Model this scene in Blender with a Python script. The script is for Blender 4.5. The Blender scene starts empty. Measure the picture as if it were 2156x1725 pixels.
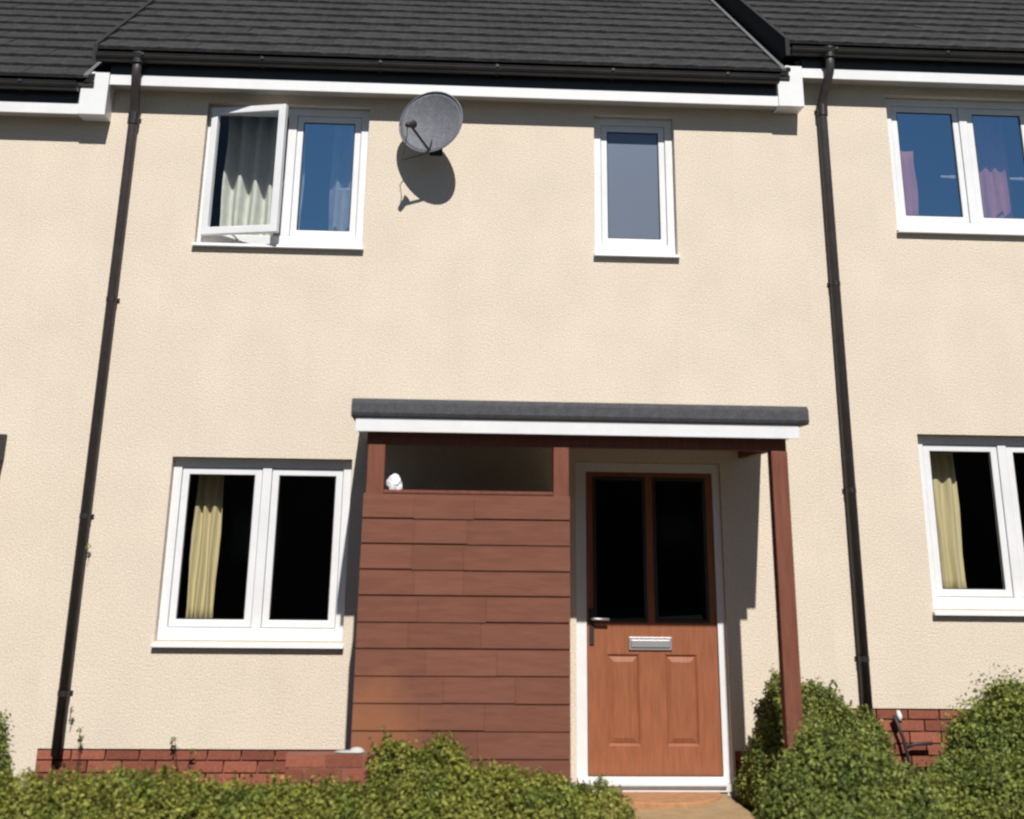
import bpy, math, random
import numpy as np
from mathutils import Vector, Matrix
random.seed(7); rng = np.random.default_rng(7)
S = bpy.context.scene; COL = S.collection

# ---------------------------------------------------------------- camera
F_PX, W_PX = 2574.5, 2156.0
PITCH, YAW, ROLL = 0.33883, 0.056626, 0.013185
cam = bpy.data.cameras.new('camera'); co = bpy.data.objects.new('camera', cam); COL.objects.link(co)
cam.sensor_width = 36; cam.sensor_fit = 'HORIZONTAL'; cam.lens = F_PX / W_PX * 36
cam.shift_y = -(862.5 - 215.0) / W_PX; cam.clip_end = 500
fw = Vector((math.sin(YAW) * math.cos(PITCH), math.cos(YAW) * math.cos(PITCH), math.sin(PITCH)))
r0 = Vector((math.cos(YAW), -math.sin(YAW), 0)); u0 = r0.cross(fw)
rr = math.cos(ROLL) * r0 + math.sin(ROLL) * u0; uu = -math.sin(ROLL) * r0 + math.cos(ROLL) * u0
co.matrix_world = Matrix(((rr.x, uu.x, -fw.x, 0), (rr.y, uu.y, -fw.y, -9.3), (rr.z, uu.z, -fw.z, 1.7), (0, 0, 0, 1)))
S.camera = co
cam.dof.use_dof = True; cam.dof.focus_distance = 11.2; cam.dof.aperture_fstop = 1.3

# ---------------------------------------------------------------- sky, sun, exposure
SUN = Vector((0.09, -1.0, 0.965)).normalized()
EL = math.asin(SUN.z)
w = bpy.data.worlds.new('World'); S.world = w; w.use_nodes = True
nt = w.node_tree; bg = nt.nodes['Background']
sky = nt.nodes.new('ShaderNodeTexSky'); sky.sky_type = 'NISHITA'; sky.sun_disc = False
sky.sun_elevation = EL; sky.sun_rotation = math.pi - math.atan2(SUN.x, -SUN.y)
sky.ozone_density = 2.0; sky.dust_density = 0.3; sky.air_density = 1.0
nt.links.new(sky.outputs[0], bg.inputs[0]); bg.inputs[1].default_value = 0.05
sl = bpy.data.lights.new('sun', 'SUN'); sl.energy = 5.0; sl.angle = math.radians(0.53); sl.color = (1.0, 0.955, 0.88)
so = bpy.data.objects.new('sun', sl); COL.objects.link(so); so.rotation_euler = SUN.to_track_quat('Z', 'Y').to_euler()
S.view_settings.view_transform = 'Standard'; S.view_settings.look = 'None'
S.view_settings.exposure = 0.0; S.view_settings.gamma = 1; S.view_settings.use_curve_mapping = False
S.cycles.filter_width = 2.2

# ---------------------------------------------------------------- materials
def mat(name, col, rough=0.7, var=0.0, vscale=8.0, bump=0.0, bscale=60.0, metal=0.0, spec=0.4, col2=None, island=0.0, trans=0.0, stretch=None, speck=0.0, sscale=300.0, objrand=0.0):
    m = bpy.data.materials.new(name); m.use_nodes = True; n = m.node_tree.nodes; L = m.node_tree.links
    b = n['Principled BSDF']; b.inputs['Roughness'].default_value = rough; b.inputs['Metallic'].default_value = metal
    b.inputs['Specular IOR Level'].default_value = spec
    tc = n.new('ShaderNodeTexCoord'); src = tc.outputs['Object']
    if stretch:
        mp = n.new('ShaderNodeMapping'); mp.inputs['Scale'].default_value = stretch; L.new(src, mp.inputs[0]); src = mp.outputs[0]
    c = n.new('ShaderNodeRGB'); c.outputs[0].default_value = (*col, 1); out = c.outputs[0]
    def mix(f, a, bcol, mode='MIX'):
        x = n.new('ShaderNodeMix'); x.data_type = 'RGBA'; x.blend_type = mode
        if hasattr(f, 'links'): L.new(f, x.inputs[0])
        else: x.inputs[0].default_value = f
        L.new(a, x.inputs[6])
        if hasattr(bcol, 'links'): L.new(bcol, x.inputs[7])
        else: x.inputs[7].default_value = (*bcol, 1)
        return x.outputs[2]
    def noise(s, det=4):
        x = n.new('ShaderNodeTexNoise'); x.inputs['Scale'].default_value = s; x.inputs['Detail'].default_value = det
        L.new(src, x.inputs['Vector']); return x.outputs['Fac']
    def ramp(f, lo, hi):
        x = n.new('ShaderNodeMapRange'); x.inputs[1].default_value = lo; x.inputs[2].default_value = hi; L.new(f, x.inputs[0]); return x.outputs[0]
    if col2 is not None:
        out = mix(ramp(noise(vscale), 0.35, 0.65), out, col2)
    if var:
        g = ramp(noise(vscale * 1.7, 6), 0.25, 0.75)
        x = n.new('ShaderNodeMapRange'); x.inputs[3].default_value = 1 - var; x.inputs[4].default_value = 1 + var; L.new(g, x.inputs[0])
        cc = n.new('ShaderNodeCombineColor'); [L.new(x.outputs[0], cc.inputs[i]) for i in range(3)]
        out = mix(1.0, out, cc.outputs[0], 'MULTIPLY')
    if speck:
        f = ramp(noise(sscale, 2), 0.42, 0.62)
        x = n.new('ShaderNodeMapRange'); x.inputs[3].default_value = 1 - speck; x.inputs[4].default_value = 1 + speck * .6; L.new(f, x.inputs[0])
        cc = n.new('ShaderNodeCombineColor'); [L.new(x.outputs[0], cc.inputs[i]) for i in range(3)]
        out = mix(1.0, out, cc.outputs[0], 'MULTIPLY')
    if island or objrand:
        if island:
            g = n.new('ShaderNodeNewGeometry'); rnd = g.outputs['Random Per Island']; amt = island
        else:
            g = n.new('ShaderNodeObjectInfo'); rnd = g.outputs['Random']; amt = objrand
        x = n.new('ShaderNodeMapRange'); x.inputs[3].default_value = 1 - amt; x.inputs[4].default_value = 1 + amt; L.new(rnd, x.inputs[0])
        cc = n.new('ShaderNodeCombineColor'); [L.new(x.outputs[0], cc.inputs[i]) for i in range(3)]
        out = mix(1.0, out, cc.outputs[0], 'MULTIPLY')
    L.new(out, b.inputs['Base Color'])
    if bump:
        bp = n.new('ShaderNodeBump'); bp.inputs['Strength'].default_value = 1; bp.inputs['Distance'].default_value = bump
        L.new(noise(bscale, 3), bp.inputs['Height']); L.new(bp.outputs[0], b.inputs['Normal'])
    if trans:
        t = n.new('ShaderNodeBsdfTranslucent'); L.new(out, t.inputs[0]); ms = n.new('ShaderNodeMixShader'); ms.inputs[0].default_value = trans
        L.new(b.outputs[0], ms.inputs[1]); L.new(t.outputs[0], ms.inputs[2]); L.new(ms.outputs[0], n['Material Output'].inputs[0])
    return m

def glass(name, refl, tint, rough=0.01, body=None):
    m = bpy.data.materials.new(name); m.use_nodes = True; n = m.node_tree.nodes; L = m.node_tree.links
    n.remove(n['Principled BSDF'])
    tr = n.new('ShaderNodeBsdfTransparent'); tr.inputs[0].default_value = (.93, .95, .94, 1); m.use_transparent_shadow = True
    gl = n.new('ShaderNodeBsdfGlossy'); gl.inputs['Roughness'].default_value = rough; gl.inputs[0].default_value = (*tint, 1)
    lw = n.new('ShaderNodeLayerWeight'); lw.inputs[0].default_value = .5
    pw = n.new('ShaderNodeMath'); pw.operation = 'POWER'; L.new(lw.outputs['Facing'], pw.inputs[0]); pw.inputs[1].default_value = 5
    fr = n.new('ShaderNodeMapRange'); fr.inputs[3].default_value = refl; fr.inputs[4].default_value = 1; L.new(pw.outputs[0], fr.inputs[0])
    base = tr.outputs[0]
    if body:
        df = n.new('ShaderNodeBsdfDiffuse'); df.inputs[0].default_value = (*body[0], 1)
        m1 = n.new('ShaderNodeMixShader'); m1.inputs[0].default_value = body[1]; L.new(tr.outputs[0], m1.inputs[1]); L.new(df.outputs[0], m1.inputs[2]); base = m1.outputs[0]
        ns = n.new('ShaderNodeTexNoise'); ns.inputs['Scale'].default_value = 120; ns.inputs['Detail'].default_value = 5
        tc = n.new('ShaderNodeTexCoord'); L.new(tc.outputs['Object'], ns.inputs[0])
        bp = n.new('ShaderNodeBump'); bp.inputs['Distance'].default_value = .002; L.new(ns.outputs[0], bp.inputs['Height'])
        L.new(bp.outputs[0], df.inputs['Normal'])
    ms = n.new('ShaderNodeMixShader'); L.new(fr.outputs[0], ms.inputs[0]); L.new(base, ms.inputs[1]); L.new(gl.outputs[0], ms.inputs[2])
    L.new(ms.outputs[0], n['Material Output'].inputs[0]); return m

M = {}
M['render'] = mat('cream_roughcast', (.735, .645, .540), .95, var=.045, vscale=1.3, bump=.0045, bscale=75, spec=.1, speck=.14, sscale=110)
M['brick'] = mat('red_brick', (.27, .092, .062), .9, var=.25, vscale=30, bump=.003, bscale=120, spec=.15, objrand=.28)
M['mortar'] = mat('mortar', (.25, .115, .085), .95, var=.15, bump=.002, bscale=150)
M['tile'] = mat('concrete_tile', (.046, .046, .048), .85, var=.3, vscale=7, bump=.003, bscale=140, spec=.3, objrand=.10, speck=.35, sscale=70)
M['tile_side'] = mat('roof_underlay', (.03, .029, .03), .9)
M['white'] = mat('white_plastic', (.76, .77, .80), .4, var=.05, vscale=3, speck=.015, sscale=40, spec=.5)
def overlay(m, build):
    n = m.node_tree.nodes; L = m.node_tree.links; b = n['Principled BSDF']; src = b.inputs['Base Color'].links[0].from_socket
    tc = n.new('ShaderNodeTexCoord'); f, colr = build(n, L, tc.outputs['Object'])
    x = n.new('ShaderNodeMix'); x.data_type = 'RGBA'; L.new(f, x.inputs[0]); L.new(src, x.inputs[6]); x.inputs[7].default_value = (*colr, 1); L.new(x.outputs[2], b.inputs['Base Color'])
def nz(n, L, src, sc, stretch=(1, 1, 1), lo=.5, hi=.7):
    mp = n.new('ShaderNodeMapping'); mp.inputs['Scale'].default_value = stretch; L.new(src, mp.inputs[0])
    x = n.new('ShaderNodeTexNoise'); x.inputs['Scale'].default_value = sc; x.inputs['Detail'].default_value = 6; L.new(mp.outputs[0], x.inputs['Vector'])
    r = n.new('ShaderNodeMapRange'); r.inputs[1].default_value = lo; r.inputs[2].default_value = hi; L.new(x.outputs[0], r.inputs[0]); return r.outputs[0]
def mth(n, L, op, a, b):
    x = n.new('ShaderNodeMath'); x.operation = op
    for i, v in enumerate((a, b)):
        if hasattr(v, 'links'): L.new(v, x.inputs[i])
        else: x.inputs[i].default_value = v
    return x.outputs[0]
def streaks(n, L, src):      # faint rain streaks and dirt on the render
    a = nz(n, L, src, 3.0, (3, 1, .22), .52, .78); return mth(n, L, 'MULTIPLY', a, .06), (.42, .36, .29)
overlay(M['render'], streaks)
def lichen(n, L, src):
    return mth(n, L, 'MULTIPLY', nz(n, L, src, 16, (1, 1, 1), .60, .72), .45), (.115, .112, .098)
def worn_patch(n, L, src):   # bleached orange patch low on the left of the boards
    d = n.new('ShaderNodeVectorMath'); d.operation = 'DISTANCE'; L.new(src, d.inputs[0]); d.inputs[1].default_value = (-.40, -1.15, .50)
    w_ = n.new('ShaderNodeTexNoise'); w_.inputs['Scale'].default_value = 5; L.new(src, w_.inputs['Vector'])
    e = mth(n, L, 'ADD', d.outputs['Value'], mth(n, L, 'MULTIPLY', mth(n, L, 'SUBTRACT', w_.outputs[0], .5), .35))
    r = n.new('ShaderNodeMapRange'); r.inputs[1].default_value = .46; r.inputs[2].default_value = .22; L.new(e, r.inputs[0])
    return mth(n, L, 'MULTIPLY', r.outputs[0], .7), (.30, .125, .062)
M['soffit'] = mat('soffit_board', (.50, .47, .43), .6, var=.05)
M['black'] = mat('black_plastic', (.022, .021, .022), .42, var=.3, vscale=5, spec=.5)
M['pipe'] = mat('grey_black_pipe', (.050, .043, .044), .5, var=.25, vscale=6, spec=.5)
M['lead'] = mat('lead_flashing', (.16, .16, .165), .6, var=.2, vscale=14, bump=.004, bscale=30)
M['canopy'] = mat('dark_grey_felt', (.075, .076, .085), .8, var=.2, vscale=12, bump=.003, bscale=200, speck=.3, sscale=160)
M['timber'] = mat('brown_stained_timber', (.180, .074, .050), .85, var=.13, vscale=9, bump=.002, bscale=70, spec=.2, stretch=(.35, 1, 2.5), objrand=.07)
M['post'] = mat('brown_stained_post', (.190, .068, .044), .7, var=.22, vscale=9, bump=.003, bscale=80, spec=.25, stretch=(2.5, 2.5, .3))
M['door'] = mat('orange_brown_door', (.29, .105, .052), .5, var=.18, vscale=8, bump=.0015, bscale=70, spec=.3, stretch=(3, 3, .35))
M['chrome'] = mat('brushed_chrome', (.45, .45, .47), .5, metal=.8, spec=.5)
M['dish'] = mat('grey_perforated_dish', (.19, .20, .23), .55, var=.15, vscale=15, spec=.4, speck=.25, sscale=120)
M['darkmetal'] = mat('dark_arm', (.03, .03, .032), .5)
overlay(M['timber'], worn_patch); overlay(M['tile'], lichen)
M['glass'] = glass('window_glass', .54, (.40, .70, 1.0))  # blue tint paints the mirrored sky's colour into the panes
M['glass_low'] = glass('lower_window_glass', .10, (.6, .75, 1.0))
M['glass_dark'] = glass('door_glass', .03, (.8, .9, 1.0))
M['glass_sash'] = glass('open_sash_glass', .05, (.75, .8, .9))
M['frost'] = glass('obscured_glass', .13, (.40, .60, .95), rough=.3, body=((.155, .172, .205), .9))
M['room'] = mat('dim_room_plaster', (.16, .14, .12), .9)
M['net'] = mat('white_net_curtain', (.84, .84, .80), .9, var=.1, trans=.3)
M['netwhite'] = mat('white_net_curtain_b', (.85, .86, .88), .9, var=.1, trans=.3)
M['yellow'] = mat('yellow_curtain', (.64, .54, .33), .9, var=.12, vscale=5, stretch=(4, 4, .3))
M['pink'] = mat('pink_curtain', (.85, .38, .40), .9, var=.1)
M['teal'] = mat('teal_curtain', (.05, .16, .16), .9, var=.1)
M['soil'] = mat('garden_soil', (.035, .028, .020), .95, var=.4, vscale=6, bump=.02, bscale=20)
M['path'] = mat('buff_paving', (.42, .29, .16), .9, var=.15, vscale=6, bump=.004, bscale=90, speck=.2, sscale=150)
M['step'] = mat('orange_brick_step', (.42, .22, .11), .85, var=.2, vscale=12, bump=.003, bscale=100)
M['grass'] = mat('verge_grass', (.05, .085, .025), .95, var=.3, vscale=4, bump=.02, bscale=40)
M['asphalt'] = mat('asphalt', (.05, .05, .052), .9, var=.15, vscale=10, bump=.004, bscale=150)
M['leaf'] = mat('hedge_leaf', (.170, .215, .040), .55, spec=.3, island=.7, trans=.38, col2=(.34, .335, .072), vscale=5)
M['leaf_dark'] = mat('shrub_leaf', (.145, .195, .048), .5, spec=.3, island=.7, trans=.38, col2=(.28, .31, .075), vscale=6)
M['leaf_light'] = mat('light_shrub_leaf', (.30, .33, .075), .5, spec=.3, island=.7, trans=.38, col2=(.16, .21, .05), vscale=4)
M['twig'] = mat('twig', (.045, .032, .020), .9)
M['opp'] = mat('opposite_brick', (.10, .06, .045), .9, var=.2)

def clear(name):
    m = bpy.data.materials.new(name); m.use_nodes = True; n = m.node_tree.nodes; n.remove(n['Principled BSDF'])
    t = n.new('ShaderNodeBsdfTransparent'); t.inputs[0].default_value = (.97, .98, .975, 1)
    m.node_tree.links.new(t.outputs[0], n['Material Output'].inputs[0]); return m
M['clear'] = clear('glass_body')
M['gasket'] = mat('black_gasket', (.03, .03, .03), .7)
def pane_mesh(name, x0, x1, y0, y1, z0, z1, m):
    me = MB().box(x0, x1, y0, y1, z0, z1).mesh(name, m); me.materials.append(M['clear'])
    for p in me.polygons: p.material_index = 0 if p.normal.y < -.5 else 1
    return me
# ---------------------------------------------------------------- helpers
class MB:
    def __init__(s): s.v = []; s.f = []
    def add(s, vs, fs):
        o = len(s.v); s.v += [tuple(x) for x in vs]; s.f += [tuple(i + o for i in f) for f in fs]; return s
    def box(s, x0, x1, y0, y1, z0, z1):
        return s.add([(x0, y0, z0), (x1, y0, z0), (x1, y1, z0), (x0, y1, z0), (x0, y0, z1), (x1, y0, z1), (x1, y1, z1), (x0, y1, z1)],
                     [(0, 3, 2, 1), (4, 5, 6, 7), (0, 1, 5, 4), (1, 2, 6, 5), (2, 3, 7, 6), (3, 0, 4, 7)])
    def prism_x(s, prof, x0, x1):          # profile of (y, z) extruded along X
        n = len(prof)
        return s.add([(x0, y, z) for y, z in prof] + [(x1, y, z) for y, z in prof],
                     [tuple(range(n)), tuple(range(2 * n - 1, n - 1, -1))] + [(i, i + n, (i + 1) % n + n, (i + 1) % n) for i in range(n)])
    def prism_y(s, prof, y0, y1):          # profile of (x, z)
        n = len(prof)
        return s.add([(x, y0, z) for x, z in prof] + [(x, y1, z) for x, z in prof],
                     [tuple(range(n)), tuple(range(2 * n - 1, n - 1, -1))] + [(i, i + n, (i + 1) % n + n, (i + 1) % n) for i in range(n)])
    def tube(s, pts, r, n=12):
        pts = [Vector(p) for p in pts]; rs = r if isinstance(r, (list, tuple)) else [r] * len(pts); o = len(s.v)
        for i, p in enumerate(pts):
            d = (pts[min(i + 1, len(pts) - 1)] - pts[max(i - 1, 0)]).normalized()
            a = d.orthogonal().normalized() if i == 0 else (pa - d * pa.dot(d)).normalized()
            pa = a; b = d.cross(a)
            for k in range(n):
                t = 2 * math.pi * k / n; s.v.append(tuple(p + (a * math.cos(t) + b * math.sin(t)) * rs[i]))
        for i in range(len(pts) - 1):
            for k in range(n):
                s.f.append((o + i * n + k, o + i * n + (k + 1) % n, o + (i + 1) * n + (k + 1) % n, o + (i + 1) * n + k))
        s.f.append(tuple(o + k for k in range(n))[::-1]); s.f.append(tuple(o + (len(pts) - 1) * n + k for k in range(n)))
        return s
    def ring(s, x0, x1, z0, z1, y0, y1, l, rgt, b, t):   # rectangular frame as four butted bars with one continuous ring
        o = [(x0, z0), (x1, z0), (x1, z1), (x0, z1)]; i = [(x0 + l, z0 + b), (x1 - rgt, z0 + b), (x1 - rgt, z1 - t), (x0 + l, z1 - t)]
        vs = [(x, y0, z) for x, z in o] + [(x, y0, z) for x, z in i] + [(x, y1, z) for x, z in o] + [(x, y1, z) for x, z in i]
        fs = []
        for k in range(4):
            j = (k + 1) % 4
            fs += [(k, j, 4 + j, 4 + k), (8 + k, 12 + k, 12 + j, 8 + j), (k, 8 + k, 8 + j, j), (4 + k, 4 + j, 12 + j, 12 + k)]
        return s.add(vs, fs)
    def mesh(s, name, m=None, smooth=False):
        me = bpy.data.meshes.new(name); me.from_pydata(s.v, [], s.f); me.validate(); me.update()
        if m: me.materials.append(M[m] if isinstance(m, str) else m)
        if smooth:
            for p in me.polygons: p.use_smooth = True
        return me
    def build(s, name, m, parent=None, bevel=0, smooth=False, loc=None, rot=None, **pr):
        return link(name, s.mesh(name, m, smooth), parent, bevel, loc, rot, **pr)
def link(name, me, parent=None, bevel=0, loc=None, rot=None, **pr):
    o = bpy.data.objects.new(name, me); COL.objects.link(o)
    if parent: o.parent = parent
    if loc: o.location = loc
    if rot: o.rotation_euler = rot
    if bevel:
        b = o.modifiers.new('bevel', 'BEVEL'); b.width = bevel; b.segments = 2; b.limit_method = 'ANGLE'
        b.harden_normals = False
    for k, v in pr.items(): o[k] = v
    return o
def thing(name, label, cat, loc=(0, 0, 0), group=None):
    o = bpy.data.objects.new(name, None); COL.objects.link(o); o.location = loc; o['label'] = label; o['category'] = cat
    if group: o['group'] = group
    return o
def tag(o, label, cat, group=None):
    o['label'] = label; o['category'] = cat
    if group: o['group'] = group
    return o

# ---------------------------------------------------------------- ground
def gz(x): return 0.0455 * (max(-25, min(25, x)) - 1.6) + 0.02
gx = [-120, -60, -25] + list(np.arange(-24, 25, 1.0)) + [25, 60, 120]
def strip(name, m, y0, y1, dz, x0=-120, x1=120, ny=2):
    xs = [x for x in gx if x0 < x < x1]; xs = [x0] + xs + [x1]
    mb = MB(); ys = [y0 + (y1 - y0) * k / ny for k in range(ny + 1)]
    vs = [(x, y, gz(x) + dz) for y in ys for x in xs]; n = len(xs)
    mb.add(vs, [(j * n + i, j * n + i + 1, (j + 1) * n + i + 1, (j + 1) * n + i) for j in range(ny) for i in range(n - 1)])
    return mb.build(name, m, kind='structure')
strip('ground', 'grass', -120, 60, -0.12, ny=4)
strip('front_garden_soil', 'soil', -2.6, 0.0, -0.02)
strip('pavement', 'asphalt', -5.0, -2.6, 0.0)
def kerbed_road():
    mb = MB(); xs = gx; n = len(xs); prof = [(-5.0, 0.004), (-5.0, 0.0), (-5.13, 0.004), (-5.14, -.108), (-11.5, -.108)]
    strip('road', 'asphalt', -11.6, -5.1, -0.108)
    k = MB(); pr = [(-5.13, -.115), (-5.0, -.115), (-5.0, .006), (-5.12, .006)]
    for a, b in zip(xs[:-1], xs[1:]):
        vs = [(a, y, gz(a) + z) for y, z in pr] + [(b, y, gz(b) + z) for y, z in pr]
        k.add(vs, [(i, i + 4, (i + 1) % 4 + 4, (i + 1) % 4) for i in range(4)])
    k.build('kerb', 'mortar', kind='structure')
kerbed_road()
# path from the pavement to the doorstep
p = MB(); p.add([(1.17, -2.6, gz(1.1) + .012), (2.12, -2.6, gz(2.1) + .012), (2.04, -.02, gz(2.05) + .012), (1.10, -.02, gz(1.1) + .012)], [(0, 1, 2, 3)])
p.build('garden_path', 'path', kind='structure')

# ---------------------------------------------------------------- houses
HW0, HW1 = -2.63, 2.87           # party lines of the middle house
EAVE_Y, P = -0.18, math.radians(35)
TILE_W, TILE_G = 0.30, 0.30

def tile_mesh():
    mb = MB(); wd = TILE_W - .0015; ln = .345; t = .027
    prof = [(0, .001), (.04, .003), (.07, .000), (wd - .02, .000), (wd, .002)]
    top = [(x, y, z + t + (0 if y == 0 else -.0)) for y in (0, ln) for x, z in prof]
    bot = [(x, y, 0) for y in (0, ln) for x, z in prof]
    n = len(prof); fs = []
    for i in range(n - 1):
        fs += [(i, i + 1, n + i + 1, n + i), (i, 2 * n + i, 2 * n + i + 1, i + 1)]
    fs += [(0, n, 3 * n, 2 * n), (n - 1, 3 * n - 1, 4 * n - 1, 2 * n - 1)]
    mb.add(top + bot, fs); return mb.mesh('tile', 'tile')
TILE = tile_mesh()
BR = MB().box(0, .215, 0, .05, 0, .065).mesh('brick', 'brick')

def wall_with_openings(x0, x1, z0, z1, ops, y0=0.0, y1=0.28):
    xs = sorted({x0, x1} | {o[0] for o in ops} | {o[1] for o in ops}); zs = sorted({z0, z1} | {o[2] for o in ops} | {o[3] for o in ops})
    mb = MB()
    def hole(a, b, c, d): return any(o[0] <= a and b <= o[1] and o[2] <= c and d <= o[3] for o in ops)
    for a, b in zip(xs[:-1], xs[1:]):
        for c, d in zip(zs[:-1], zs[1:]):
            if hole(a, b, c, d): continue
            mb.add([(a, y0, c), (b, y0, c), (b, y0, d), (a, y0, d)], [(0, 1, 2, 3)])
            mb.add([(a, y1, c), (b, y1, c), (b, y1, d), (a, y1, d)], [(3, 2, 1, 0)])
    for a, b, c, d in ops:
        mb.add([(a, y0, c), (a, y1, c), (a, y1, d), (a, y0, d)], [(0, 1, 2, 3)])
        mb.add([(b, y0, c), (b, y1, c), (b, y1, d), (b, y0, d)], [(3, 2, 1, 0)])
        mb.add([(a, y0, d), (b, y0, d), (b, y1, d), (a, y1, d)], [(3, 2, 1, 0)])
        mb.add([(a, y0, c), (b, y0, c), (b, y1, c), (a, y1, c)], [(0, 1, 2, 3)])
    return mb

RC = 0.072   # window recess
def window(H, x0, x1, z0, z1, kind, open_sash=False):
    """outer frame mesh 'window' with sashes, panes and sill under it"""
    fr = .062; yb = RC + .07
    W = MB()
    W.ring(x0, x1, z0, z1, RC, yb, fr, fr, fr + .02, fr)
    wide = kind != 'single'
    if wide:
        mx = (x0 + x1) / 2 + .03
        mw = .034
        W.box(mx - mw, mx + mw, RC + .001, yb - .001, z0 + fr + .02, z1 - fr)
        lights = [(x0 + fr, mx - mw), (mx + mw, x1 - fr)]
    else:
        lights = [(x0 + fr, x1 - fr)]
    win = W.build('window', 'white', H, bevel=.005)
    MB().prism_x([(RC + .03, z0 - .002), (-.045, z0 - .012), (-.048, z0 - .035), (RC + .03, z0 - .036)], x0 - .012, x1 + .012).build('sill', 'white', win, bevel=.003)
    for k, (a, b) in enumerate(lights):
        c, d = z0 + fr + .02, z1 - fr
        if open_sash and k == 0:
            # sash hinged on its left side, swung out about 15 degrees
            e = bpy.data.objects.new('open_sash', MB().ring(0, b - a + .05, 0, d - c + .04, -.055, 0, .052, .058, .058, .052).mesh('open_sash', 'white'))
            COL.objects.link(e); e.parent = win; e.location = (a - .015, RC - .004, c - .02); e.rotation_euler = (0, 0, -math.radians(15.5))
            bv = e.modifiers.new('bevel', 'BEVEL'); bv.width = .005; bv.segments = 2
            pane = link('pane', pane_mesh('pane', .05, b - a - .005, -.031, -.025, .055, d - c - .01, 'glass_sash'), win, loc=(a - .015, RC - .004, c - .02), rot=(0, 0, -math.radians(15.5)))
            MB().tube([(a + .18, RC + .02, c + .004), (a + .30, RC - .09, c + .006)], .005, 6).build('stay', 'darkmetal', win)
            continue
        sw = .048 if kind != 'lower' else .050
        MB().ring(a + .003, b - .003, c + .003, d - .003, RC + .012, RC + .06, sw, sw, sw, sw).build('sash', 'white', win, bevel=.005)
        gm = {'single': 'frost', 'upper': 'glass', 'lower': 'glass_low'}[kind]
        link('pane', pane_mesh('pane', a + sw - .002, b - sw + .002, RC + .030, RC + .036, c + sw - .002, d - sw + .002, gm), win)
        MB().ring(a + sw + .0035, b - sw - .0035, c + sw + .0035, d - sw - .0035, RC + .022, RC + .0295, .006, .006, .006, .006).build('gasket', 'gasket', win)
        if kind == 'single' or kind == 'upper':
            hx = b - sw - .02 if kind == 'single' else b - sw - .03
            hz = c + (d - c) * .40
            MB().box(hx - .10, hx, RC + .064, RC + .078, hz, hz + .018).box(hx - .02, hx + .04, RC + .061, RC + .0755, hz - .004, hz + .022).build('window_handle', 'white', win)
    return win

def arc_gutter(x0, x1, yc, zc, r, parent):
    mb = MB(); pr = []
    n = 10
    for k in range(n + 1):
        t = math.pi + math.pi * k / n; pr.append((yc + r * math.cos(t), zc + r * math.sin(t)))
    for k in range(n, -1, -1):
        t = math.pi + math.pi * k / n; pr.append((yc + (r - .004) * math.cos(t), zc + (r - .004) * math.sin(t)))
    m = len(pr)
    vs = [(x0, y, z) for y, z in pr] + [(x1, y, z) for y, z in pr]
    fs = [(i, i + m, (i + 1) % m + m, (i + 1) % m) for i in range(m)]
    for base, rev in ((0, 1), (m, 0)):   # stop ends
        f = tuple(base + i for i in range(n + 1)); fs.append(f[::-1] if rev else f)
    mb.add(vs, fs)
    mb.tube([(x0, yc - r + .002, zc + .002), (x1, yc - r + .002, zc + .002)], .006, 6)
    g = mb.build('gutter', 'black', parent)
    x = x0 + .35
    while x < x1 - .1:
        MB().prism_x([(EAVE_Y - .002, zc - .02), (yc, zc - r - .012), (yc - r - .007, zc - .01), (yc - r - .007, zc + .008), (yc - r - .002, zc + .008), (yc - r * .9, zc - r * .4), (yc, zc - r - .003), (EAVE_Y - .002, zc - .05)], x, x + .022).build('gutter_bracket', 'black', g)
        x += .92
    return g

def downpipe(H, X, ztop, zbot, parent_gutter_z):
    r = .036
    yw = -.052
    pts = [(X + .03, -.244, parent_gutter_z - .03), (X + .03, -.244, parent_gutter_z - .14), (X + .028, -.225, parent_gutter_z - .19), (X + .004, -.07, ztop - .06), (X, yw, ztop - .12), (X, yw, zbot)]
    P_ = MB().tube(pts, r, 14).build('downpipe', 'pipe', H, smooth=True)
    MB().tube([(X + .03, -.244, parent_gutter_z + .015), (X + .03, -.244, parent_gutter_z - .075)], .050, 14).build('gutter_outlet', 'black', P_)
    MB().tube([(X + .002, yw, ztop - .10), (X, yw, ztop - .19)], .044, 14).build('collar', 'black', P_)
    for zz in (ztop - .16, 3.28 + (parent_gutter_z - 5.18), 1.75 + (parent_gutter_z - 5.18), .62 + (parent_gutter_z - 5.18)):
        k = MB().tube([(X, yw, zz), (X, yw, zz + .035)], .0395, 14)
        k.box(X - .050, X + .050, -.014, -.002, zz + .006, zz + .03); k.box(X - .012, X + .012, -.03, -.0145, zz + .008, zz + .028)
        k.build('pipe_clip', 'black', P_)
    return P_

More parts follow.
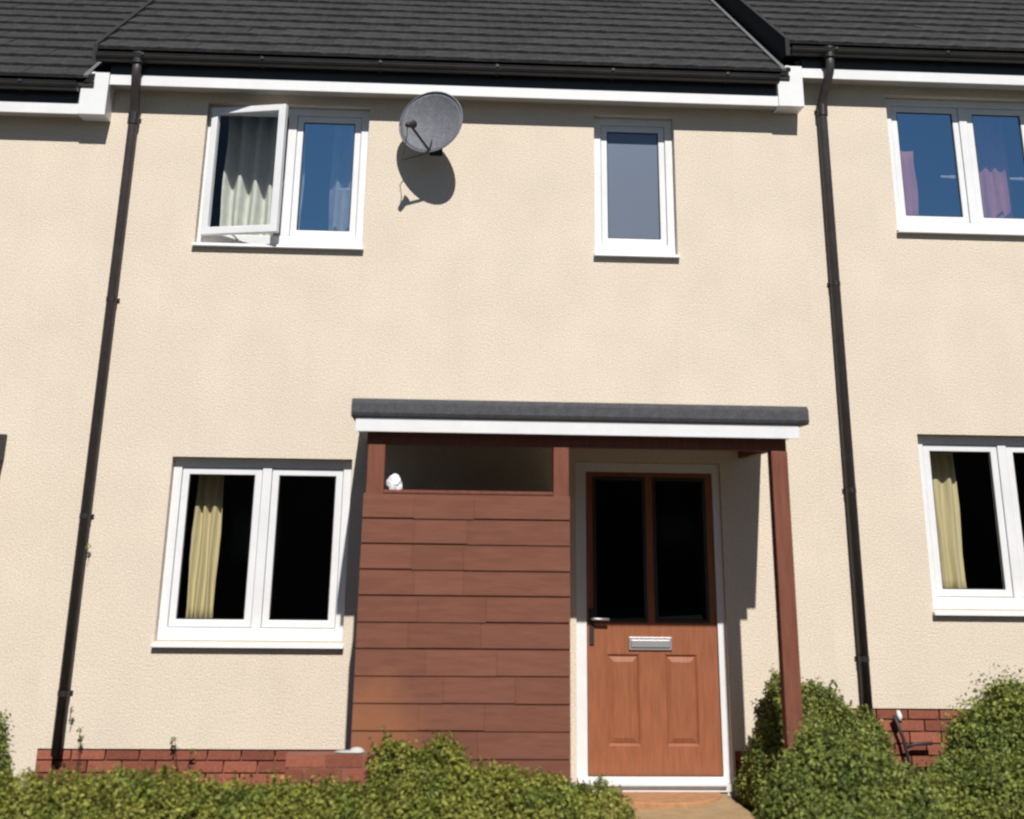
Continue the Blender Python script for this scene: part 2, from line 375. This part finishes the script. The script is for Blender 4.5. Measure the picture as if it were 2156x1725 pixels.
def board_screen(H, x0=-.446, x1=.866, yf=-1.13):
    top = 1.93; base = gz(.2) - .02
    scr = MB()
    scr.box(x0 + .015, x0 + .125, yf, yf + .09, base, 2.2255).box(x1 - .105, x1 - .005, yf, yf + .09, base, 2.2255)
    s = scr.build('timber_screen', 'post', H, bevel=.004)
    MB().box(x0 + .125, x1 - .105, yf + .012, yf + .07, top + .0, top + .02).build('capping_rail', 'post', s, bevel=.003)
    MB().box(x0 + .126, x1 - .106, yf + .020, yf + .034, base, top - .002).build('backing_panel', 'post', s)
    z = top - .004; k = 0
    random.seed(3)
    while z > base + .05:
        h = .150; zb = max(base, z - h + .002)
        # boards run across in two lengths; each is a slightly uneven feather-edged board
        c1 = x0 + random.uniform(.25, .55); cuts = [x0, c1, c1 + random.uniform(.3, .45), x1]
        for a, b in zip(cuts[:-1], cuts[1:]):
            o = random.uniform(-.003, .003); g = random.choice((.0, .0005, .003, .0055)); o *= .4
            yq = yf - .022
            MB().prism_x([(yq + o + .0, zb + g), (yq + o + .008, z - .003), (yf - .002, z - .001), (yf - .002, zb)], a + .0012, b - (.0012 if b == x1 else -.0)).build('board', 'timber', s)
        z -= h; k += 1
    # unseen return boards back to the wall, added to darken the slot
    for X in (x0 + .002, x1 - .024):
        z = top
        while z > base + .05:
            MB().box(X, X + .020, yf + .002, -.004, z - .1495, z).build('added_return_board', 'timber', s, bevel=.002)
            z -= .150
    return s

def brick_run(parent, x0, x1, ztop, rows, yb=.012, th=.05, skip=None):
    for r in range(rows):
        z = ztop - .0725 - r * .075 + .0075; off = 0 if r % 2 == 0 else -.1125
        x = x0 + off
        while x < x1:
            a, b = max(x, x0), min(x + .215, x1)
            if b - a > .03:
                br = link('brick', BR, parent, loc=(a, yb + random.uniform(-.0015, .0015), z)); br.scale = ((b - a) / .215, th / .05, 1)
            x += .225

def house(k, label, front):
    dx, dz = 5.5 * k, .25 * k
    H = thing('terraced_house', label, 'house', (dx, 0, dz), 'cream houses of the stepped terrace')
    g0 = -.02
    ops = [(-1.89, -.60, .965, 2.19), (-1.89, -.61, 3.765, 4.90), (1.19, 1.84, 3.765, 4.90), (1.03, 2.10, .10, 2.20)]
    pl0, pl1 = HW0 + .045, -.49
    plz = .305 if k == 0 else .325
    ops += [(pl0, pl1, -.7, plz), (2.12, HW1 - .002, -.7, plz)]
    wl = wall_with_openings(HW0, HW1, -.7, 5.35, ops).build('wall', 'render', H)
    pl = MB().box(pl0 + .001, pl1 - .001, .050, .10, -.69, plz - .001).build('plinth', 'mortar', H)
    brick_run(pl, pl0 + .001, pl1 - .001, plz, 5)
    pr = MB().box(2.121, HW1 - .003, .050, .10, -.69, plz - .001).build('plinth', 'mortar', H)
    brick_run(pr, 2.121, HW1 - .003, plz, 3)
    # windows
    window(H, -1.888, -.602, .967, 2.188, 'lower')
    window(H, -1.888, -.612, 3.767, 4.898, 'upper', open_sash=(k == 0))
    window(H, 1.192, 1.838, 3.767, 4.898, 'single')
    # rooms behind the glass
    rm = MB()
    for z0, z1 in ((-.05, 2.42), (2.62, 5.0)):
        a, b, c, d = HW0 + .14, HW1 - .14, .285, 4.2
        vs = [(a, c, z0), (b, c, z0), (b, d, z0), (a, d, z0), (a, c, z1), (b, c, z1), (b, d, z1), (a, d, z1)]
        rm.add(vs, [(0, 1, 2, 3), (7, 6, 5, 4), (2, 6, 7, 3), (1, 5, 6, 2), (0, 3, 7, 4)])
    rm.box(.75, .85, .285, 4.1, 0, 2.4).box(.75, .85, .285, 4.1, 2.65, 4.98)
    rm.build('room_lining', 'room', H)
    # door
    D = MB().ring(1.032, 2.098, .102, 2.198, .028, .10, .075, .056, .02, .065).build('front_door', 'white', H, bevel=.004)
    zb, zt = .145, 2.13
    lf = MB()
    lo = [1.112, 1.250, 1.478, 1.662, 1.890, 2.038]; hi = [1.112, 1.172, 1.532, 1.612, 1.978, 2.038]; lz = [zb, .325, .905, 1.125, 2.085, zt]
    pan = {(1, 1), (3, 1)}; gla = {(1, 3), (3, 3)}
    for i in range(5):
        for j in range(5):
            lx = hi if j >= 3 else lo
            a, b, c, d = lx[i], lx[i + 1], lz[j], lz[j + 1]
            if (i, j) in gla: continue
            if (i, j) in pan:
                m1, m2 = .016, .05
                r = [(a, c, 0), (b, c, 0), (b, d, 0), (a, d, 0)]
                def q(e, y): return [(a + e, .048 + y, c + e), (b - e, .048 + y, c + e), (b - e, .048 + y, d - e), (a + e, .048 + y, d - e)]
                vs = q(0, 0) + q(m1, .014) + q(m2, .001)
                fs = [(t, (t + 1) % 4, 4 + (t + 1) % 4, 4 + t) for t in range(4)] + [(4 + t, 4 + (t + 1) % 4, 8 + (t + 1) % 4, 8 + t) for t in range(4)] + [(8, 9, 10, 11)]
                lf.add(vs, fs)
            else:
                lf.add([(a, .048, c), (b, .048, c), (b, .048, d), (a, .048, d)], [(0, 1, 2, 3)])
    lf.box(lx[0], lx[-1], .085, .092, zb, lz[3])
    for x in (lx[0], lx[-1]): lf.add([(x, .048, zb), (x, .092, zb), (x, .092, zt), (x, .048, zt)], [(0, 1, 2, 3)])
    leaf = lf.build('door_leaf', 'door', D)
    lx = hi
    for i in (1, 3):
        MB().ring(lx[i] - .012, lx[i + 1] + .012, lz[3] - .012, lz[4] + .012, .036, .085, .022, .022, .022, .022).build('darkened_bead', 'gasket', D, bevel=.003)  # wide lights and black beads put porch shade into the upper door
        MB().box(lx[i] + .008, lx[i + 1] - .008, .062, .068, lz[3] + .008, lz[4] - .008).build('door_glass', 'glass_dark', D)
    lb = MB().box(1.405, 1.712, .034, .050, .932, 1.018).box(1.420, 1.697, .026, .035, .950, 1.000).build('letterbox', 'chrome', D, bevel=.004)
    MB().box(1.128, 1.160, .036, .052, .965, 1.20).build('handle_plate', 'darkmetal', D, bevel=.003)
    MB().tube([(1.144, .046, 1.135), (1.144, .0, 1.135), (1.16, -.008, 1.135), (1.262, -.008, 1.132)], .010, 8).build('door_handle', 'chrome', D, smooth=True)
    MB().prism_x([(.028, .145), (-.035, .128), (-.05, .120), (-.05, .062), (.028, .062)], 1.035, 2.06).build('threshold', 'white', D, bevel=.004)
    MB().box(1.06, 2.04, -.062, -.052, .085, .100).build('threshold_trim', 'lead', D)
    # porch canopy
    x0, x1 = -.545, 2.425; yf = -1.22; yp = -1.13
    C = MB().prism_x([(-.001, 2.575), (yf + .01, 2.505), (yf - .012, 2.480), (yf - .016, 2.415), (yf - .004, 2.388), (yf + .03, 2.388), (-.001, 2.388)], x0, x1).build('porch_canopy', 'canopy', H, bevel=.008)
    MB().box(x0 + .03, x1 - .065, yf + .012, yf + .035, 2.300, 2.387).build('canopy_fascia', 'white', C, bevel=.002)
    MB().box(x0 + .04, x1 - .08, yf + .036, -.002, 2.312, 2.327).build('canopy_soffit', 'soffit', C)
    for X in (x0 + .037, x1 - .097):
        MB().box(X, X + .02, yf + .036, -.002, 2.328, 2.387).build('side_fascia', 'white', C)
    MB().box(-.44, 2.29, yp + .005, yp + .06, 2.226, 2.311).build('porch_beam', 'post', C)
    MB().box(2.24, 2.285, yp + .061, -.002, 2.242, 2.311).build('side_beam', 'post', C)
    MB().box(2.186, 2.294, yp - .005, yp + .095, gz(dx + 2.2) - dz - .05, 2.2255).build('porch_post', 'post', C, bevel=.006)
    board_screen(H)
    # eaves: fascia, soffit, box end, gutter, pipe
    fa = MB().box(HW0 + .001, 2.66, EAVE_Y, EAVE_Y + .018, 4.958, 5.045).build('fascia', 'white', H, bevel=.002)
    MB().box(HW0 + .001, 2.66, EAVE_Y + .019, -.002, 4.975, 4.984).build('soffit', 'soffit', fa)
    MB().box(HW0 + .001, 2.66, EAVE_Y - .004, EAVE_Y + .016, 5.046, 5.20).build('fascia_shade_strip', 'black', fa)  # black strip standing in for the gutter's shadow on the fascia
    # stepped box end: closes this eave against the higher neighbour
    MB().prism_y([(2.661, 4.956), (2.868, 4.956), (2.868, 5.305), (2.735, 5.305), (2.661, 5.20)], EAVE_Y - .012, -.003).build('box_end', 'white', fa, bevel=.003)
    arc_gutter(HW0 - .10, 2.655, EAVE_Y - .064, 5.178, .056, H)
    downpipe(H, -2.445, 4.87, .27 if k == 0 else .28, 5.188)
    # roof
    ey, ez = -.235, 5.222
    cs, sn = math.cos(P), math.sin(P)
    rx0, rx1 = HW0 - .105, HW1 - .11
    L_ = 5.3
    rf = MB().prism_x([(ey + .03, ez - .012), (ey + L_ * cs, ez - .012 + (L_ - .03) * sn), (ey + 2 * L_ * cs, ez - .012), (ey + 2 * L_ * cs, ez - .16), (ey + .03, ez - .045)], rx0, rx1).build('roof', 'tile_side', H)
    ncourse = int(L_ / TILE_G); shown = 12 if front else 0
    rest = MB(); tv = [tuple(v.co) for v in TILE.vertices]; tf = [tuple(p_.vertices) for p_ in TILE.polygons]
    tilt = math.atan2(.027, TILE_G) * .9
    for r in range(ncourse):
        s_ = r * TILE_G; yy = ey + s_ * cs; zz = ez + s_ * sn; off = 0 if r % 2 else -TILE_W / 2
        x = rx0 + off
        while x < rx1 - .01:
            a, b = max(x, rx0), min(x + TILE_W, rx1)
            if b - a > .04:
                R_ = Matrix.Translation((a, yy, zz + .012)) @ Matrix.Rotation(P - tilt + random.uniform(-.012, .012), 4, 'X') @ Matrix.Rotation(random.uniform(-.006, .006), 4, 'Y') @ Matrix.Diagonal(((b - a) / TILE_W, 1, 1, 1))
                if r < shown:
                    t = link('tile', TILE, rf); t.matrix_local = R_
                else:
                    rest.add([R_ @ Vector(v) for v in tv], tf)
            x += TILE_W
    rest.build('upper_tiles', 'tile', rf, kind='stuff')
    # verge capping on the left and the lead strip against the higher roof on the right
    a0 = (ey - .01, ez + .0); a1 = (ey + L_ * cs, ez + L_ * sn)
    MB().prism_x([(a0[0], a0[1] + .052), (a1[0], a1[1] + .052), (a1[0], a1[1] - .10), (a0[0], a0[1] - .10)], rx0 - .035, rx0 - .001).build('verge_strip', 'tile_side', rf)
    MB().prism_x([(a0[0] - .01, a0[1] + .030), (a0[0] + .1, a0[1] + .062 + .05), (a1[0], a1[1] + .050), (a1[0], a1[1] + .035), (a0[0] - .0, a0[1] + .015)], rx1 - .075, rx1 - .037).build('lead_strip', 'lead', rf)
    MB().tube([(rx0, a1[0], a1[1] + .0), (rx1, a1[0], a1[1] + .0)], .10, 12).build('ridge', 'tile', rf, smooth=True)
    return H

HM = house(0, 'middle cream terraced house with boarded brown porch screen, satellite dish and one open upstairs window', True)
HR = house(1, 'cream terraced house on the right, stepped higher up beyond the right downpipe', True)
HL = house(-1, 'cream terraced house at the left edge, stepped lower beside the left downpipe', False)

# ---------------------------------------------------------------- curtains
def curtain(label, m, x0, x1, z0, z1, y, folds, amp=.022, jag=0.0, loc_k=(0, 0)):
    mb = MB(); n = folds * 8; rows = 8; vs = []
    ph = random.uniform(0, 6)
    for j in range(rows + 1):
        t = j / rows
        for i in range(n + 1):
            u = i / n; a = amp * (1 - .35 * t)
            yy = y + a * math.sin(u * folds * 2 * math.pi + ph) + .006 * math.sin(u * 37 + j)
            zt = z1 - jag * (.5 + .5 * math.sin(u * folds * 2 * math.pi + ph))
            vs.append((x0 + (x1 - x0) * u + .006 * math.sin(j * 1.3 + u * 9), yy, z0 + (zt - z0) * t))
    w_ = n + 1
    mb.add(vs, [(j * w_ + i, j * w_ + i + 1, (j + 1) * w_ + i + 1, (j + 1) * w_ + i) for j in range(rows) for i in range(n)])
    o = mb.build('curtain', m, smooth=True); sm = o.modifiers.new('solid', 'SOLIDIFY'); sm.thickness = .003
    dx, dz = loc_k; o.location = (dx, 0, dz)
    tag(o, label, 'curtain', 'curtains behind the windows'); return o
curtain('pale greenish net curtain behind the open upstairs window', 'net', -1.78, -1.14, 3.78, 4.95, .42, 5, .07)
curtain('white curtain gathered at the right side of the upstairs window with blue sky reflection', 'netwhite', -.93, -.60, 3.78, 4.95, .44, 3, .04)
curtain('narrow yellow curtain in the ground floor window of the middle house', 'yellow', -1.76, -1.56, 1.0, 2.35, .33, 3, .035)
curtain('wide yellow curtain in the ground floor window of the right house', 'yellow', -1.88, -1.50, 1.0, 2.35, .30, 4, .025, loc_k=(5.5, .25))
curtain('pink curtain edge in the upstairs window of the right house', 'pink', -1.86, -1.60, 3.78, 4.50, .26, 2, .02, loc_k=(5.5, .25))
curtain('dusky pink curtain at the far right pane of the upstairs window of the right house', 'pink', -.99, -.72, 3.78, 4.9, .40, 3, .02, loc_k=(5.5, .25))

# ---------------------------------------------------------------- satellite dish
def satellite_dish():
    D = thing('satellite_dish', 'grey satellite dish on the wall under the eaves between the two upstairs windows', 'satellite dish', (-.10, 0, 4.48))
    c = Vector((-.118, -.31, 4.69)); n = Vector((-.42, -.88, .02)).normalized()
    up = (Vector((0, 0, 1)) - n * n.z).normalized(); rt = up.cross(n) * -1
    mb = MB(); R1, R2 = .268, .245; rings = 8; seg = 40; vs = []; fs = []
    for side in (0, 1):
        for i in range(rings + 1):
            q = i / rings
            for k in range(seg):
                t = 2 * math.pi * k / seg
                p_ = c + rt * (R1 * q * math.cos(t)) + up * (R2 * q * math.sin(t)) + n * (.05 * q * q - .05 - .004 * side)
                vs.append(p_)
    N = (rings + 1) * seg
    for side in (0, 1):
        for i in range(rings):
            for k in range(seg):
                f = (side * N + i * seg + k, side * N + i * seg + (k + 1) % seg, side * N + (i + 1) * seg + (k + 1) % seg, side * N + (i + 1) * seg + k)
                fs.append(f if side == 0 else f[::-1])
    for k in range(seg):
        a = rings * seg + k; b = rings * seg + (k + 1) % seg; fs.append((a, b, b + N, a + N))
    mb.add(vs, fs); L0 = Vector((-.10, 0, 4.48))
    def sub(m_):
        m_.v = [tuple(Vector(v) - L0) for v in m_.v]; return m_
    sub(mb).build('reflector', 'dish', D, smooth=True)
    rim = MB().tube([c + rt * (R1 * math.cos(t)) + up * (R2 * math.sin(t)) for t in [2 * math.pi * k / 40 for k in range(41)]], .006, 6)
    sub(rim).build('rim', 'dish', D, smooth=True)
    lnb = Vector((-.262, -.50, 4.600)); foot = c - up * .235 + n * .0
    sub(MB().tube([c - up * .12 - n * .05, foot + n * .0, lnb - Vector((.0, 0, .012))], .0105, 8)).build('lnb_arm', 'darkmetal', D)
    d = (c - lnb).normalized()
    sub(MB().tube([lnb - d * .055, lnb - d * .03, lnb + d * .02, lnb + d * .035], [.016, .022, .024, .031], 14)).build('lnb', 'darkmetal', D, smooth=True)
    wb = Vector((-.07, 0, 4.60))
    br = MB().tube([wb + Vector((0, -.004, 0)), wb + Vector((0, -.12, 0)), c - n * .055 - up * .06], .016, 10); br.box(wb.x - .05, wb.x + .05, -.008, -.001, wb.z - .09, wb.z + .09)
    sub(br).build('wall_bracket', 'darkmetal', D)
    cb = MB().tube([lnb - d * .05, lnb + Vector((-.03, .10, -.05)), Vector((-.33, -.16, 4.42)), Vector((-.20, -.03, 4.50)), Vector((-.08, -.012, 4.55))], .0035, 6)
    sub(cb).build('cable', 'black', D, smooth=True)
satellite_dish()

# ---------------------------------------------------------------- step, low brick pier, small things
def doorstep():
    mb = MB(); n = 20; x0, x1 = 1.13, 2.0; cx = (x0 + x1) / 2; z0, z1 = -.10, .062
    pr = [(x0, -.055), (x1, -.055)] + [(cx + (x1 - x0) / 2 * math.cos(t), -.055 - .36 * math.sin(t)) for t in [math.pi * k / n for k in range(0, n + 1)]][1:-1]
    pr = [(x0, -.002), (x0, -.06)] + [(cx - (x1 - x0) / 2 * math.cos(t), -.06 - .34 * math.sin(t)) for t in [math.pi * k / n for k in range(1, n)]] + [(x1, -.06), (x1, -.002)]
    m = len(pr); vs = [(x, y, z0) for x, y in pr] + [(x, y, z1) for x, y in pr]
    mb.add(vs, [tuple(range(m))[::-1], tuple(range(m, 2 * m))] + [(i, (i + 1) % m, (i + 1) % m + m, i + m) for i in range(m)])
    tag(mb.build('doorstep', 'step', bevel=.008), 'rounded orange brick doorstep below the white threshold', 'doorstep')
doorstep()
P0 = thing('brick_pier', 'low red brick stub with a pale mortar cap at the foot of the boarded screen', 'brick pier', (-.80, -1.36, gz(-.6) + .06))
core = MB().box(.012, .52, .004, .086, -.1, .505).build('mortar_core', 'mortar', P0)
for r in range(8):
    z = .51 - .0725 - r * .075; off = 0 if r % 2 == 0 else -.1125; x = off
    xe = .56 - (.06 if r > 3 else 0) - (.03 if r == 0 else 0)
    while x < xe:
        a, b = max(x, 0), min(x + .215, xe)
        if b - a > .03:
            br = link('brick', BR, P0, loc=(a, 0, z)); br.scale = ((b - a) / .215, .088 / .05, 1)
        x += .225
cap = MB()
for (cx, rx, h, z) in ((.36, .09, .006, .512), (.40, .045, .024, .512)):
    n = 16; vs = [(cx + rx * math.cos(2 * math.pi * k / n) * q, .044 + .04 * math.sin(2 * math.pi * k / n) * q, z + h * math.sqrt(max(0, 1 - q * q))) for q in (1, .8, .5, .15) for k in range(n)]
    cap.add(vs, [(j * n + k, j * n + (k + 1) % n, (j + 1) * n + (k + 1) % n, (j + 1) * n + k) for j in range(3) for k in range(n)] + [tuple(3 * n + k for k in range(n))])
cap.build('mortar_cap', mat('pale_mortar', (.55, .53, .52), .8, bump=.004, bscale=60), P0, smooth=True)

def crumpled(cx, cy, cz, sx, sy, sz, m, name):
    n1, n2 = 12, 16; vs = []; mb = MB()
    for i in range(n1 + 1):
        ph = math.pi * i / n1
        for j in range(n2):
            t = 2 * math.pi * j / n2; q = 1 + .28 * math.sin(3 * t + i) * math.sin(ph) + random.uniform(-.12, .12)
            vs.append((cx + sx * q * math.sin(ph) * math.cos(t), cy + sy * q * math.sin(ph) * math.sin(t), cz + sz * math.cos(ph) * (1 + .15 * math.sin(2 * t))))
    mb.add(vs, [(i * n2 + j, (i + 1) * n2 + j, (i + 1) * n2 + (j + 1) % n2, i * n2 + (j + 1) % n2) for i in range(n1) for j in range(n2)])
    return mb.build(name, m)
tag(crumpled(-.252, -1.10, 1.985, .045, .02, .056, 'white', 'crumpled_bag'), 'small crumpled white bag tucked behind the left post in the slot above the screen', 'bag')

# ---------------------------------------------------------------- foliage
def leaves(centres, n, size, seed, shell=.35, spiky=.0, squash=1.0):
    """centres: (x, y, z, rx, ry, rz) lobes; leaf-sized folded faces spread through their outer shell"""
    g = np.random.default_rng(seed); C_ = np.array(centres, float)
    vol = (C_[:, 3] * C_[:, 4] + C_[:, 3] * C_[:, 5] + C_[:, 4] * C_[:, 5]); pr = vol / vol.sum()
    idx = g.choice(len(C_), n, p=pr); d = g.normal(size=(n, 3)); d /= np.linalg.norm(d, axis=1)[:, None]
    c = C_[idx]
    lump = 1 + .10 * np.sin(d[:, 0] * 7 + idx * 2.1) * np.sin(d[:, 2] * 6 + idx) + .07 * np.sin(d[:, 1] * 13 + idx) * np.sin(d[:, 0] * 17)
    rad = (1 - shell * g.random(n) ** 1.6) * lump + spiky * (g.random(n) ** 8)
    p_ = c[:, :3] + d * c[:, 3:] * rad[:, None]
    # drop leaves buried deep inside another lobe
    keep = np.ones(n, bool)
    for k in range(len(C_)):
        q = ((p_ - C_[k, :3]) / C_[k, 3:]); ins = (q ** 2).sum(1) < (1 - shell * 1.1) ** 2; keep &= ~ins
    p_ = p_[keep]; d = d[keep]; n = len(p_)
    nrm = d * .7 + g.normal(size=(n, 3)) * .6 + np.array([0, -.1, .45]); nrm /= np.linalg.norm(nrm, axis=1)[:, None]
    a = np.cross(nrm, g.normal(size=(n, 3))); a /= np.linalg.norm(a, axis=1)[:, None]; b = np.cross(nrm, a)
    s = size * g.uniform(.6, 1.35, n)[:, None]; wd = s * .30
    tip = p_ + a * s * .5 - nrm * s * .10; tail = p_ - a * s * .5; l = p_ + b * wd + nrm * s * .10; r = p_ - b * wd + nrm * s * .10
    V = np.stack([tail, r, tip, l], 1).reshape(-1, 3)
    return V, n
def foliage_obj(name, V, n, m, parent, kind='stuff'):
    me = bpy.data.meshes.new(name); me.vertices.add(4 * n); me.vertices.foreach_set('co', V.ravel())
    me.loops.add(4 * n); me.polygons.add(n); me.loops.foreach_set('vertex_index', np.arange(4 * n)); me.polygons.foreach_set('loop_start', np.arange(0, 4 * n, 4))
    me.update(calc_edges=True); me.validate(); me.materials.append(M[m])
    o = link(name, me, parent); o['kind'] = kind; return o
def shrub(name, label, cat, base, lobes, n, size, m, seed, spiky=.1, shell=.4, twigs=40):
    T = thing(name, label, cat, base)
    L_ = [(x - base[0], y - base[1], z - base[2], a, b, c) for x, y, z, a, b, c in lobes]
    V, k = leaves(L_, n, size, seed, shell, spiky); foliage_obj('foliage', V, k, m, T)
    random.seed(seed); mb = MB()
    for _ in range(twigs):
        x, y, z, a, b, c = random.choice(L_)
        u = [random.uniform(-1, 1) for _ in range(3)]
        e = Vector((x + a * u[0] * .75, y + b * u[1] * .75, z + c * abs(u[2]) * .85)); s_ = Vector((x + a * u[0] * .25, y + b * u[1] * .2, -.03))
        mid = (e + s_) / 2 + Vector((random.uniform(-.03, .03), random.uniform(-.03, .03), .02))
        mb.tube([s_, mid, e], [.008, .006, .002], 5)
    mb.build('stems', 'twig', T)
    # young shoots standing out of the outline
    sp = MB(); pts = []
    for _ in range(int(n / 650)):
        x, y, z, a, b, c = random.choice(L_)
        t = random.uniform(0, 2 * math.pi); f = random.uniform(.15, 1.2)
        d = Vector((math.cos(t) * math.sin(f), -abs(math.sin(t) * math.sin(f)), math.cos(f)))
        p0 = Vector((x + a * d.x * .9, y + b * d.y * .9, z + c * d.z * .9)); q = (d * .5 + Vector((random.uniform(-.5, .5), random.uniform(-.4, .1), 1))).normalized()
        ln = random.uniform(.04, .11); p1 = p0 + q * ln
        sp.tube([p0, p1], [.002, .001], 4)
        for j in range(9):
            w_ = p0.lerp(p1, .25 + .75 * j / 8); pts.append((w_.x, w_.y, w_.z, .009, .009, .009))
    V2, k2 = leaves(pts, int(len(pts) * 1.6), size, seed + 100, .9, 0); foliage_obj('shoots', V2, k2, m, T)
    sp.build('shoot_stems', 'twig', T)['kind'] = 'stuff'
    return T

# clipped hedge along the bottom left
lob = []
random.seed(11)
x = -4.6
while x < .95:
    f = (x + 2.5) / 3.4
    zt = .412 + .03 * math.sin(x * 2.7) + .02 * math.sin(x * 7.1) + (.02 if x > .0 else 0)
    if x > .75: zt -= .07
    gzb = gz(x)
    lob.append((x, -1.62 + random.uniform(-.05, .05), (zt + gzb) / 2 - .02, .22, .27, (zt - gzb) / 2 + .01))
    x += .15
shrub('hedge', 'clipped green hedge running along the bottom left in front of the brick plinth', 'hedge', (-1.5, -1.62, gz(-1.5)), lob, 260000, .024, 'leaf', 21, spiky=.16, shell=.32, twigs=160)
# mound in front of the boarded screen
shrub('shrub', 'rounded green shrub growing over the bottom of the boarded brown screen', 'shrub', (.05, -1.44, gz(.05)),
      [(-.10, -1.46, .28, .16, .12, .26), (.10, -1.44, .29, .18, .12, .28), (.30, -1.46, .20, .20, .13, .22), (.0, -1.45, .12, .3, .12, .2), (-.20, -1.42, .36, .13, .06, .20)], 45000, .023, 'leaf', 22, spiky=.22, twigs=60)
# bushes right of the path
shrub('shrub', 'tall dark green shrub behind the porch post to the right of the front door', 'shrub', (2.5, -.5, gz(2.5)),
      [(2.36, -.50, .45, .20, .26, .37), (2.58, -.48, .42, .24, .26, .34), (2.80, -.55, .34, .22, .24, .28), (2.25, -.6, .22, .16, .25, .28), (2.45, -.6, .2, .35, .25, .2), (2.20, -.35, .14, .14, .2, .24), (2.22, -.9, .10, .16, .2, .22)], 75000, .026, 'leaf_dark', 23, spiky=.2, twigs=60)
shrub('shrub', 'broad bright green shrub in front of the porch post beside the path', 'shrub', (2.4, -1.45, gz(2.4)),
      [(2.28, -1.58, .34, .25, .24, .31), (2.46, -1.62, .27, .27, .25, .27), (2.10, -1.62, .17, .20, .25, .26), (2.66, -1.65, .21, .22, .24, .24), (2.36, -1.9, .12, .42, .2, .2)], 110000, .025, 'leaf_dark', 24, spiky=.32, twigs=90)
shrub('shrub', 'light green shrub at the bottom right corner below the right ground floor window', 'shrub', (3.6, -.95, gz(3.6)),
      [(3.72, -.95, .46, .34, .30, .36), (3.45, -.98, .40, .20, .24, .26), (4.05, -.9, .42, .36, .32, .38), (3.25, -1.15, .22, .22, .24, .22), (3.0, -1.3, .13, .25, .24, .22), (3.5, -1.35, .2, .45, .26, .24), (4.3, -1.1, .3, .3, .3, .4)], 150000, .026, 'leaf_light', 25, spiky=.4, twigs=110)
shrub('shrub', 'dark shrub cut by the left edge above the hedge', 'shrub', (-2.75, -.9, gz(-2.75)),
      [(-2.74, -.9, .30, .24, .25, .36), (-3.05, -.9, .28, .3, .25, .4), (-2.60, -.9, .12, .15, .2, .25)], 40000, .025, 'leaf_dark', 26, spiky=.2, twigs=40)

# wispy weeds by the wall and climber tufts on the left pipe
def weed(label, x, y, z0, h, k, seed, spread=.05, nl=16):
    random.seed(seed); T = thing('weed', label, 'weed', (x, y, z0))
    mb = MB(); tips = []
    for i in range(k):
        a = Vector((random.uniform(-.01, .01), 0, 0)); b = Vector((random.uniform(-spread, spread), random.uniform(-.03, 0), h * random.uniform(.7, 1)))
        mb.tube([a, (a + b) / 2 + Vector((random.uniform(-.01, .01), 0, 0)), b], .0018, 5); tips.append((a, b))
    mb.build('stem', 'twig', T)
    V, n = leaves([(b.x, b.y, b.z, .022, .016, .022) for a, b in tips], nl * k, .022, seed, .8, 0); foliage_obj('leaf', V, n, 'leaf_light', T)
weed('thin single weed against the cream wall just right of the left downpipe', -2.28, -.05, .10, .36, 2, 31, .03)
weed('low wispy weed above the brick plinth below the ground floor window', -1.62, -.05, .12, .26, 3, 32, .09, 9)
weed('tuft of leaves clinging to the left downpipe near its foot', -2.385, -.06, .46, .10, 2, 33, .012, 6)
weed('small tuft of leaves clinging to the left downpipe at window height', -2.40, -.06, 1.50, .08, 1, 34, .01, 7)

# white overflow pipe and bare stem on the right plinth
T = thing('outside_tap', 'dark outdoor pipe with a white top on the brick plinth of the right house', 'pipe', (3.27, -.03, gz(3.3)))
MB().tube([(0, -.02, .465), (.0, -.045, .44), (.005, -.03, .40)], [.014, .018, .012], 10).build('white_top', 'white', T, smooth=True)
MB().tube([(-.03, -.02, .44), (.02, -.02, .30), (.045, -.025, .16), (.10, -.03, .0)], .012, 8).build('standpipe', 'darkmetal', T, smooth=True)
MB().tube([(.035, -.02, .24), (.10, -.02, .262), (.22, -.025, .268)], .011, 8).build('branch_pipe', 'darkmetal', T, smooth=True)

# ---------------------------------------------------------------- row across the road, behind the camera: seen as dark reflections in the lower windows
O = thing('brick_house', 'long dark brick terrace across the road, reflected in the ground floor glass', 'house', (0, -24, gz(0)))
MB().box(-45, 45, -8, 0, -1.5, 5.0).build('wall', 'opp', O)
MB().prism_x([(.3, 4.95), (.3, 5.05), (-4, 7.9), (-8.3, 5.05), (-8.3, 4.95)], -45.3, 45.3).build('roof', 'tile_side', O)
wm = MB().box(-.6, .6, 0, .03, 0, 1.2).mesh('window', 'glass_dark')
for i in range(-7, 8):
    for z in (1.0, 3.2): link('window', wm, O, loc=(i * 5.5 + 1, .01, z))
